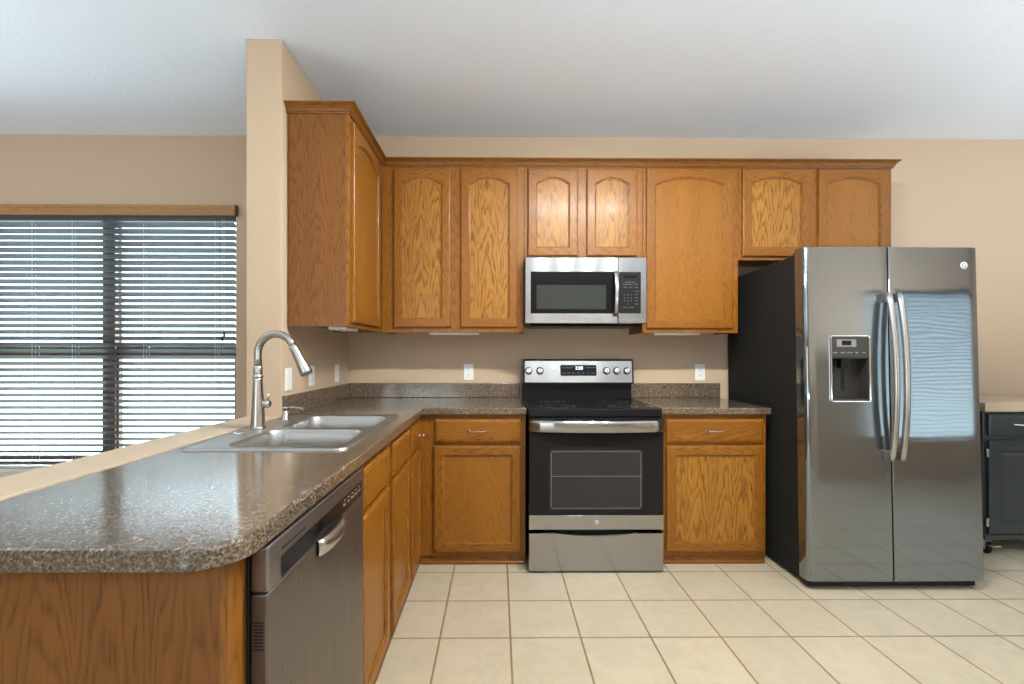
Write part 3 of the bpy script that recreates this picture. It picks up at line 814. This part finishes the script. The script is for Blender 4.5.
# ------------------------------------------------------------------ range
def kitchen_range():
    x0, x1 = .1765, .9295; yf = 2.615
    root = thing('electric_range', 'freestanding stainless electric range with black glass oven door', 'range', (0, 0, 0))
    b = B(); b.box(x0 + .002, x1 - .002, yf + .045, 3.285, .030, .893, M_BLACK, .002); b.done('body', root)
    for fx in (x0 + .04, x1 - .04):
        for fy in (yf + .075, 3.24):
            b = B(); b.lathe([(.016, .0005), (.018, .004), (.018, .012), (.010, .014), (.010, .031)], M_BLACK_MAT, Matrix.Translation((fx, fy, 0)), 14); b.done('foot', root)
    # cooktop with raised rim
    b = B(); P = rrect(x0 - .0015, x1 + .0015, 2.640, 3.235, .012, 4)
    b.loops([[(x, y, z) for x, y in offset_poly(P, d)] for d, z in ((.004, .8680), (0, .872), (0, .909), (.003, .9135), (.006, .9150), (.016, .9150), (.020, .9115))], M_COOK, cap0=True, cap1=True)
    ct = b.done('cooktop', root)
    for bx, by, r in ((.36, 2.80, .105), (.75, 2.80, .085), (.36, 3.06, .080), (.75, 3.06, .100)):
        b = B()
        for rr in (r, r * .6):
            b.loops([[(bx + q * math.cos(2 * PI * k / 40), by + q * math.sin(2 * PI * k / 40), .9119) for k in range(40)] for q in (rr, rr - .0016)], M_GREY_MARK)
        b.done('burner_ring', ct)
    # backguard: black riser + sloping steel console
    b = B(); b.box(x0 - .006, x1 - .006, 3.228, 3.300, .880, 1.026, M_BLACK, .004, 2); b.done('backguard_riser', root)
    b = B(); xa, xb = x0 - .002, x1 - .004
    prof = [(3.176, 1.022), (3.200, 1.180), (3.208, 1.186), (3.300, 1.186), (3.300, 1.022)]
    b.loops([[(x, y, z) for y, z in prof] for x in (xa, xb)], M_BLACK, cap0=True, cap1=True); bg = b.done('console_shell', root)
    sl = math.atan2(.024, .158)
    def CON(x, z, off=0): # point on the sloping console face
        t = (z - 1.022) / .158; return Vector((x, 3.176 + .024 * t - off * math.cos(sl), z + off * math.sin(sl)))
    MC = lambda x, z, off=0: Matrix.Translation(CON(x, z, off)) @ Matrix.Rotation(PI / 2 - sl, 4, 'X')
    b = B(); P = rrect(xa + .010, xb - .010, 1.028, 1.1755, .006, 3)
    b.loops([[CON(x, z, o_) for x, z in P] for o_ in (.0002,)] + [[CON(x, z, .003) for x, z in offset_poly(P, .0015)]], M_STEEL_X, cap1=True, cap0=True)
    con = b.done('control_console', root)
    b = B(); P = rrect(.427, .673, 1.074, 1.147, .010, 4)
    b.loops([[CON(x, z, .0032) for x, z in P], [CON(x, z, .0045) for x, z in offset_poly(P, .001)]], M_GLASS_BLACK, cap0=True, cap1=True); dp = b.done('display', con)
    b = B(); text_mesh(b, '2:28', .030, MC(.555, 1.126, .0048), M_LED, .0006); b.done('clock', dp)
    b = B()
    for i, t in enumerate(('BAKE', 'BROIL', 'CLEAN')): text_mesh(b, t, .0085, MC(.448 + i * .026, 1.128, .0048), M_GREY_MARK)
    for i, t in enumerate(('TIMER', 'START', 'OFF')): text_mesh(b, t, .0085, MC(.610 + i * .024, 1.128, .0048), M_GREY_MARK)
    for i, t in enumerate(('WARM', 'LIGHT', 'LOCK', 'TIME', 'SET', 'ON', 'CLOCK')): text_mesh(b, t, .0085, MC(.450 + i * .033, 1.092, .0048), M_GREY_MARK)
    b.done('display_lettering', dp)
    emblem('emblem', con, .386, 3.1845, 1.106, .0095).location = (0, .0035, 0)
    for kx in (.212, .289, .741, .810, .880):
        M = MC(kx, 1.107, .0032)
        b = B(); b.lathe([(.026, 0), (.026, .003), (.0225, .006), (.0205, .020), (.0185, .0235), (.010, .0245)], M_CHROME, M, 28)
        k_ = b.done('knob', con)
        b = B(); b.box(-.0035, .0035, -.020, .020, .0200, .0300, M_HANDLE, .0015, 1, M); b.done('grip', k_)
    # oven door
    zd0, zd1 = .2445, .8640
    b = B(); b.box(x0, x1, yf + .002, yf + .044, zd0, zd1, M_GLASS_BLACK, .003); dr = b.done('oven_door', root)
    b = B(); P = rrect(.290, .812, .352, .690, .018, 5)
    b.loops([[(x, yf + .0018, z) for x, z in P], [(x, yf + .0008, z) for x, z in offset_poly(P, .001)]], M_OVEN_WIN, cap0=True, cap1=True)
    b.done('oven_window', dr)
    b = B()
    Q = rrect(.300, .802, .362, .680, .016, 5)
    for ring in ([Q, offset_poly(Q, .0022)],): b.loops([[(x, yf + .0004, z) for x, z in rg] for rg in ring], M_GREY_MARK)
    b.done('window_border', dr)
    b = B()
    for z in (.540,): b.box(.302, .800, yf + .0002, yf + .0007, z, z + .0022, M_GREY_MARK)
    b.done('rack', dr)
    # wide curved handle band across the door top
    b = B(); L = []
    for k in range(13):
        u = -1 + k / 6; x = (x0 + x1) / 2 + u * (x1 - x0) / 2
        y = yf - .004 - .040 * (1 - abs(u) ** 2.6)
        L.append([(x, y, .8565), (x, y - .006, .8525), (x, y - .009, .842), (x, y - .009, .802), (x, y - .006, .792), (x, y, .789), (x, y + .012, .794), (x, y + .012, .852)])
    b.loops(L, M_STEEL_X, cap0=True, cap1=True, smooth=True)
    for a, e_ in ((x0, x0 + .03), (x1 - .03, x1)): b.box(a + .001, e_ - .001, yf - .003, yf + .0025, .792, .856, M_STEEL_X, .001)
    b.done('handle', dr)
    b = B(); b.box(x0, x1, yf - .0035, yf + .0015, .2450, .3240, M_STEEL_X, .0015, 2); b.done('door_trim', dr)
    emblem('emblem', dr, .555, yf - .0037, .2880, .0115)
    # storage drawer with a finger recess
    b = B(); L = []
    for d, y in ((0, yf + .044), (0, yf + .006), (.003, yf)):
        top = []
        for k in range(17):
            u = 1 - k / 8; top.append(((x0 + x1) / 2 + u * ((x1 - x0) / 2 - d), .2235 - d - .014 * max(0, 1 - (u / .55) ** 2) ** .8))
        L.append([(x, y, z) for x, z in [(x0 + d, .010 + d), (x1 - d, .010 + d)] + top])
    b.loops(L, M_STEEL_X, cap0=True, cap1=True); b.done('storage_drawer', root)
kitchen_range()

# ------------------------------------------------------------------ refrigerator
def fridge():
    # local frame: x 0..w, y 0 = door front at the bottom, leaned back slightly
    w_ = .922
    root = thing('refrigerator', 'stainless side-by-side refrigerator with black sides and ice dispenser', 'refrigerator', (1.6040, 2.398, .0005), 0)
    lean = Matrix.Rotation(-math.radians(1.55), 4, 'X')
    root.rotation_euler = (-math.radians(1.55), 0, 0)
    b = B(); b.box(.014, w_ - .014, .085, .855, .030, 1.765, M_BLACK_SAT, .004, 2); b.done('cabinet', root)
    b = B(); b.box(.020, w_ - .020, .042, .086, .012, .052, M_BLACK, .002)
    for k in range(22): b.box(.06 + k * .036, .082 + k * .036, .040, .043, .022, .044, M_BLACK_MAT)
    b.done('base_grille', root)
    for fx in (.04, w_ - .04):
        for fy in (.075, .80):
            b = B(); r_ = .012; cz = .0145 + (.002 if fy < .5 else .022)
            b.lathe([(.006, -.013), (.012, -.012), (.012, .012), (.006, .013)], M_BLACK_MAT, Matrix.Translation((fx, fy, cz)) @ Matrix.Rotation(PI / 2, 4, 'Y'), 16); b.done('roller', root)
    for hx in (.02, w_ - .09):
        b = B(); b.box(hx, hx + .07, .02, .13, 1.7655, 1.782, M_BLACK, .004, 2); b.done('hinge_cover', root)
    xs = .4400
    def door(xa, xb, nm, hole=None):
        z0, z1 = .050, 1.788
        # gently bowed front with rounded outer corner, plan profile swept in z
        def plan(ins):
            P = [(xa + ins, .080), (xb - ins, .080)]; n = 14; out = []
            rl = .022 if nm == 'freezer_door' else .006; rr = .006 if nm == 'freezer_door' else .022
            def yfront(x):
                y = 0.004 * ((x - w_ / 2) / (w_ / 2)) ** 2
                if x - xa < rl: y += rl - math.sqrt(max(0, rl * rl - (rl - (x - xa)) ** 2))
                if xb - x < rr: y += rr - math.sqrt(max(0, rr * rr - (rr - (xb - x)) ** 2))
                return y
            xsL = [xb - rr * (1 - math.cos(PI / 2 * k / 5)) for k in range(6)]
            xsL += [xb - rr - (xb - xa - rl - rr) * k / 10 for k in range(1, 10)]
            xsL += [xa + rl * (1 - math.sin(PI / 2 * k / 5)) for k in range(6)]
            for x in xsL: out.append((min(max(x, xa + ins), xb - ins), yfront(x) + ins))
            return P + out
        b = B()
        def piece(xl, xr, za, zb, L):
            P0 = plan(0); front = [p for p in P0[2:] if xl + 1e-5 < p[0] < xr - 1e-5]
            def yat(x):
                q = P0[2:]
                for (x1_, y1_), (x2_, y2_) in zip(q, q[1:]):
                    if x2_ <= x <= x1_ and x1_ > x2_: return y1_ + (y2_ - y1_) * (x1_ - x) / (x1_ - x2_)
                return q[0][1] if x > q[0][0] - 1e-4 else q[-1][1]
            ring = [(xl, .080), (xr, .080), (xr, yat(xr))] + front + [(xl, yat(xl))]
            b.loops([[(x, y + (i if y < .079 else 0), z) for x, y in ring] for i, z in L], M_STEEL_F, cap0=True, cap1=True)
        lo_ = [(.006, z0), (0, z0 + .006)]; hi_ = [(0, z1 - .006), (.006, z1)]
        if hole:
            h0, h1, h2, h3 = hole
            piece(xa, xb, z0, h2, lo_ + [(0, h2)]); piece(xa, xb, h3, z1, [(0, h3)] + hi_)
            piece(xa, h0, h2, h3, [(0, h2), (0, h3)]); piece(h1, xb, h2, h3, [(0, h2), (0, h3)])
        else: piece(xa, xb, z0, z1, lo_ + hi_)
        o = b.done(nm, root)
        for p in o.data.polygons: p.use_smooth = True
        o.data.set_sharp_from_angle(angle=math.radians(38))
        return o
    fd = door(.0, xs - .003, 'freezer_door', (.133, .329, .981, 1.205)); rd = door(xs + .003, w_, 'fresh_food_door')
    # dispenser
    dx0, dx1, dz0, dz1 = .126, .336, .974, 1.322
    b = B(); P = rrect(dx0, dx1, dz0, dz1, .012, 4)
    I = offset_poly(P, .008)
    b.loops([[(x, .0065, z) for x, z in P], [(x, -.0055, z) for x, z in offset_poly(P, .001)], [(x, -.0070, z) for x, z in offset_poly(P, .004)], [(x, -.0050, z) for x, z in I], [(x, .0010, z) for x, z in I]], M_CHROME)
    ds = b.done('dispenser_bezel', fd)
    b = B(); b.box(dx0 + .008, dx1 - .008, -.0035, .0045, 1.206, dz1 - .008, M_DISP, .001); pn = b.done('dispenser_panel', fd)
    b = B(); b.box(.160, .262, -.0042, -.0036, 1.262, 1.300, M_GREY_MARK); b.box(.186, .236, -.0048, -.0043, 1.270, 1.294, M_GLASS_BLACK); b.done('display', pn)
    b = B()
    for k, t in enumerate(('water', 'cubed', 'crushed', 'light', 'lock')): text_mesh(b, t, .0095, FRONT(.152 + k * .0375, -.0038, 1.232), M_LIGHTMARK)
    b.done('lettering', pn)
    b = B(); nx0, nx1, nz0, nz1, nd = .1335, .3285, .9815, 1.2045, .072     # recessed niche, open to the front
    b.box(nx0, nx1, nd, nd + .003, nz0, nz1, M_DISP); b.box(nx0, nx0 + .003, .004, nd, nz0, nz1, M_DISP); b.box(nx1 - .003, nx1, .004, nd, nz0, nz1, M_DISP)
    b.box(nx0 + .003, nx1 - .003, .004, nd, nz1 - .003, nz1, M_DISP); b.box(nx0 + .003, nx1 - .003, .004, nd, nz0, nz0 + .003, M_DISP); b.done('dispenser_niche', fd)
    b = B(); b.box(.196, .234, .012, .050, 1.150, 1.2010, M_BLACK, .003); b.done('water_spout', fd)
    b = B(); b.box(.206, .226, .030, .036, 1.030, 1.1500, M_BLACK, .0015, 1, Matrix.Identity(4)); b.done('paddle', fd)
    b = B(); b.box(nx0 + .003, nx1 - .003, -.010, .068, nz0 + .003, nz0 + .009, M_DISP, .001); b.done('drip_tray', fd)
    # long bowed handles
    def handle(xc, par):
        b = B(); L = []; n = 17; zc, hh = 1.110, .430
        for k in range(n):
            u = -1 + 2 * k / (n - 1); y = -.034 - .036 * (1 - abs(u) ** 2.2); z = zc + u * hh
            L.append([(xc - .0155, y + .004, z), (xc - .013, y - .007, z), (xc - .006, y - .0105, z), (xc + .006, y - .0105, z), (xc + .013, y - .007, z), (xc + .0155, y + .004, z), (xc + .011, y + .010, z), (xc - .011, y + .010, z)])
        b.loops(L, M_HANDLE, cap0=True, cap1=True, smooth=True)
        for z in (zc - hh + .022, zc + hh - .022): b.box(xc - .0135, xc + .0135, -.032, .002, z - .024, z + .022, M_STEEL_DWP, .003, 2)
        b.done('handle', par)
    handle(xs - .0270, fd); handle(xs + .0270, rd)
    emblem('emblem', rd, .842, .0020, 1.690, .0185)
fridge()

# ------------------------------------------------------------------ dishwasher
def dishwasher():
    # local x = world y (0 at near edge), local -y = world +x
    W = .618
    root = thing('dishwasher', 'stainless dishwasher with black control strip in the peninsula, under the countertop', 'dishwasher', (-.4206, .8650, 0), PI / 2)
    b = B(); b.box(.004, W - .004, .036, .560, .030, .866, M_BLACK_MAT, .002); b.done('tub', root)
    b = B(); b.box(.006, W - .006, .048, .062, .0005, .112, M_BLACK, .002); b.done('toe_panel', root)
    b = B(); b.box(0, W, .0005, .0330, .118, .7830, M_STEEL_DW, .004, 2); d = b.done('door', root)
    b = B()
    for k in range(9): b.box(-.0006, .0004, .008, .026, .7300 - k * .0062, .7332 - k * .0062, M_BLACK_MAT)
    b.done('side_vent', d)
    b = B(); b.box(0, W, -.0015, .0330, .7850, .8700, M_STEEL_DWP, .005, 3); cp = b.done('control_panel', root)
    b = B(); b.box(.050, .590, -.0026, -.0014, .7900, .8330, M_GLASS_BLACK, .0004); st = b.done('control_strip', cp)
    b = B()
    for k, t in enumerate(('Start', 'Dry', 'Wash', 'Boost', 'Cycle')): text_mesh(b, t, .011, FRONT(.425 + k * .034, -.0028, .8125), M_LIGHTMARK)
    for k in range(5): b.box(.419 + k * .034, .431 + k * .034, -.0030, -.0027, .8225, .8240, M_LIGHTMARK)
    b.done('lettering', st)
    b = B()
    for k in range(9): b.box(.055 + k * .0125, .0645 + k * .0125, -.0020, -.0012, .8440, .8475, M_BLACK_MAT)
    b.done('vent_slots', cp)
    # curved pocket handle under the panel
    b = B(); L = []; n = 15
    for k in range(n):
        u = -1 + 2 * k / (n - 1); x = .322 + u * .088; s = max(0.02, 1 - u * u) ** .5
        L.append([(x, -.002, .790), (x, -.002 - .020 * s, .785), (x, -.002 - .027 * s, .770), (x, -.002 - .020 * s, .752), (x, -.0005, .7385 + .014 * (1 - s))])
    b.loops(L, M_HANDLE, close=False, smooth=True)
    h = b.done('handle', d, normals=True)
    sm = h.modifiers.new('thickness', 'SOLIDIFY'); sm.thickness = .002
dishwasher()

# ------------------------------------------------------------------ kitchen cart at the right edge
def cart():
    x0, x1, y0, y1 = 2.955, 4.10, 2.815, 3.27
    root = thing('kitchen_cart', 'dark blue-green rolling kitchen cart with wooden top, right of the refrigerator', 'cart', (0, 0, 0))
    b = B(); b.box(x0 - .018, x1 + .018, y0 - .012, y1 + .01, .877, .932, M_BUTCHER, .004, 2); b.done('top', root)
    b = B(); b.box(x0, x1, y0 + .020, y1, .116, .876, M_CART, .003); b.box(x0 - .004, x1 + .004, y0 + .002, y1, .098, .125, M_CART, .004, 2); b.box(x0, x1, y0 + .006, y0 + .02, .706, .722, M_CART, .003); b.done('body', root)
    n = 3; dw = (x1 - x0 - .02) / n
    for k in range(n):
        a = x0 + .022 + k * dw; e_ = a + dw - .018
        b = B(); O = [(a, .732), (e_, .732), (e_, .862), (a, .862)]
        b.loops([[(x, y, z) for x, z in offset_poly(O, d)] for d, y in ((0, y0 + .0195), (0, y0 + .006), (.006, y0 + .001), (.020, y0))], M_CART, cap0=True, cap1=True); dr = b.done('drawer', root)
        b = B(); hx = (a + e_) / 2
        b.tube([(hx - .05, y0, .802), (hx - .048, y0 - .022, .800), (hx, y0 - .030, .798), (hx + .048, y0 - .022, .800), (hx + .05, y0, .802)], .0045, M_CHROME, 8); b.done('pull', dr)
        b = B(); O = [(a, .135), (e_, .135), (e_, .700), (a, .700)]
        b.loops([[(x, y, z) for x, z in offset_poly(O, d)] for d, y in ((0, y0 + .0195), (0, y0 + .004), (.004, y0), (.060, y0), (.066, y0 + .009), (.074, y0 + .010), (.096, y0 + .003))], M_CART, cap0=True, cap1=True); dr = b.done('door', root)
        hxx = e_ - .030
        b = B(); b.tube([(hxx, y0 + .0, .66), (hxx, y0 - .024, .652), (hxx, y0 - .028, .61), (hxx, y0 - .024, .568), (hxx, y0, .56)], .0045, M_CHROME, 8); b.done('pull', dr)
        if k == 0:
            for z in (.625, .205):
                b = B(); b.box(a - .014, a - .001, y0 + .001, y0 + .019, z - .025, z + .025, M_NICKEL, .002); b.done('hinge', dr)
    for cx_, cy_ in ((x0 + .05, y0 + .05), (x1 - .05, y0 + .05), (x0 + .05, y1 - .06), (x1 - .05, y1 - .06)):
        b = B(); b.lathe([(.010, -.011), (.0300, -.011), (.0325, -.006), (.0325, .006), (.0300, .011), (.010, .011)], M_BLACK, Matrix.Translation((cx_, cy_, .0335)) @ Matrix.Rotation(PI / 2, 4, 'Y'), 20)
        b.lathe([(.010, .0112), (.010, .014)], M_CHROME, Matrix.Translation((cx_, cy_, .0335)) @ Matrix.Rotation(PI / 2, 4, 'Y'), 12)
        c_ = b.done('caster', root)
        b = B(); b.box(cx_ - .018, cx_ - .0155, cy_ - .016, cy_ + .016, .030, .090, M_CHROME); b.box(cx_ + .0155, cx_ + .018, cy_ - .016, cy_ + .016, .030, .090, M_CHROME)
        b.box(cx_ - .022, cx_ + .022, cy_ - .022, cy_ + .022, .0885, .0975, M_CHROME); b.box(cx_ - .006, cx_ + .045, cy_ - .050, cy_ - .040, .055, .060, M_CHROME, .001); b.box(cx_ - .006, cx_ + .006, cy_ - .042, cy_ - .014, .056, .062, M_CHROME); b.done('fork', c_)
cart()

# ------------------------------------------------------------------ ceiling fixture over the kitchen (lights the cabinets)
root = thing('ceiling_light_fixture', 'four-bulb ceiling fixture above the kitchen floor', 'light', (.78, 1.42, ZC))
b = B(); b.box(-.46, .46, -.055, .055, -.026, -.0005, M_SHADE, .006, 2); b.done('base_plate', root)
for k in range(4):
    xx = -.345 + .23 * k
    b = B(); b.lathe([(.022, -.026), (.022, -.045), (.016, -.047)], M_SHADE, Matrix.Translation((xx, 0, 0)), 16); b.done('socket', root)
    b = B(); b.lathe([(.010, -.046), (.028, -.056), (.040, -.075), (.042, -.092), (.034, -.114), (.018, -.126), (.004, -.129)], M_BULB, Matrix.Translation((xx, 0, 0)), 20); b.done('bulb', root)
    b = B(); b.lathe([(.020, -.030), (.056, -.046), (.078, -.072), (.086, -.108), (.083, -.108), (.075, -.073), (.054, -.049), (.019, -.034)], M_SHADE, Matrix.Translation((xx, 0, 0)), 24); b.done('light_shield', root)  # unseen cup added to keep bulb light off the ceiling and upper wall
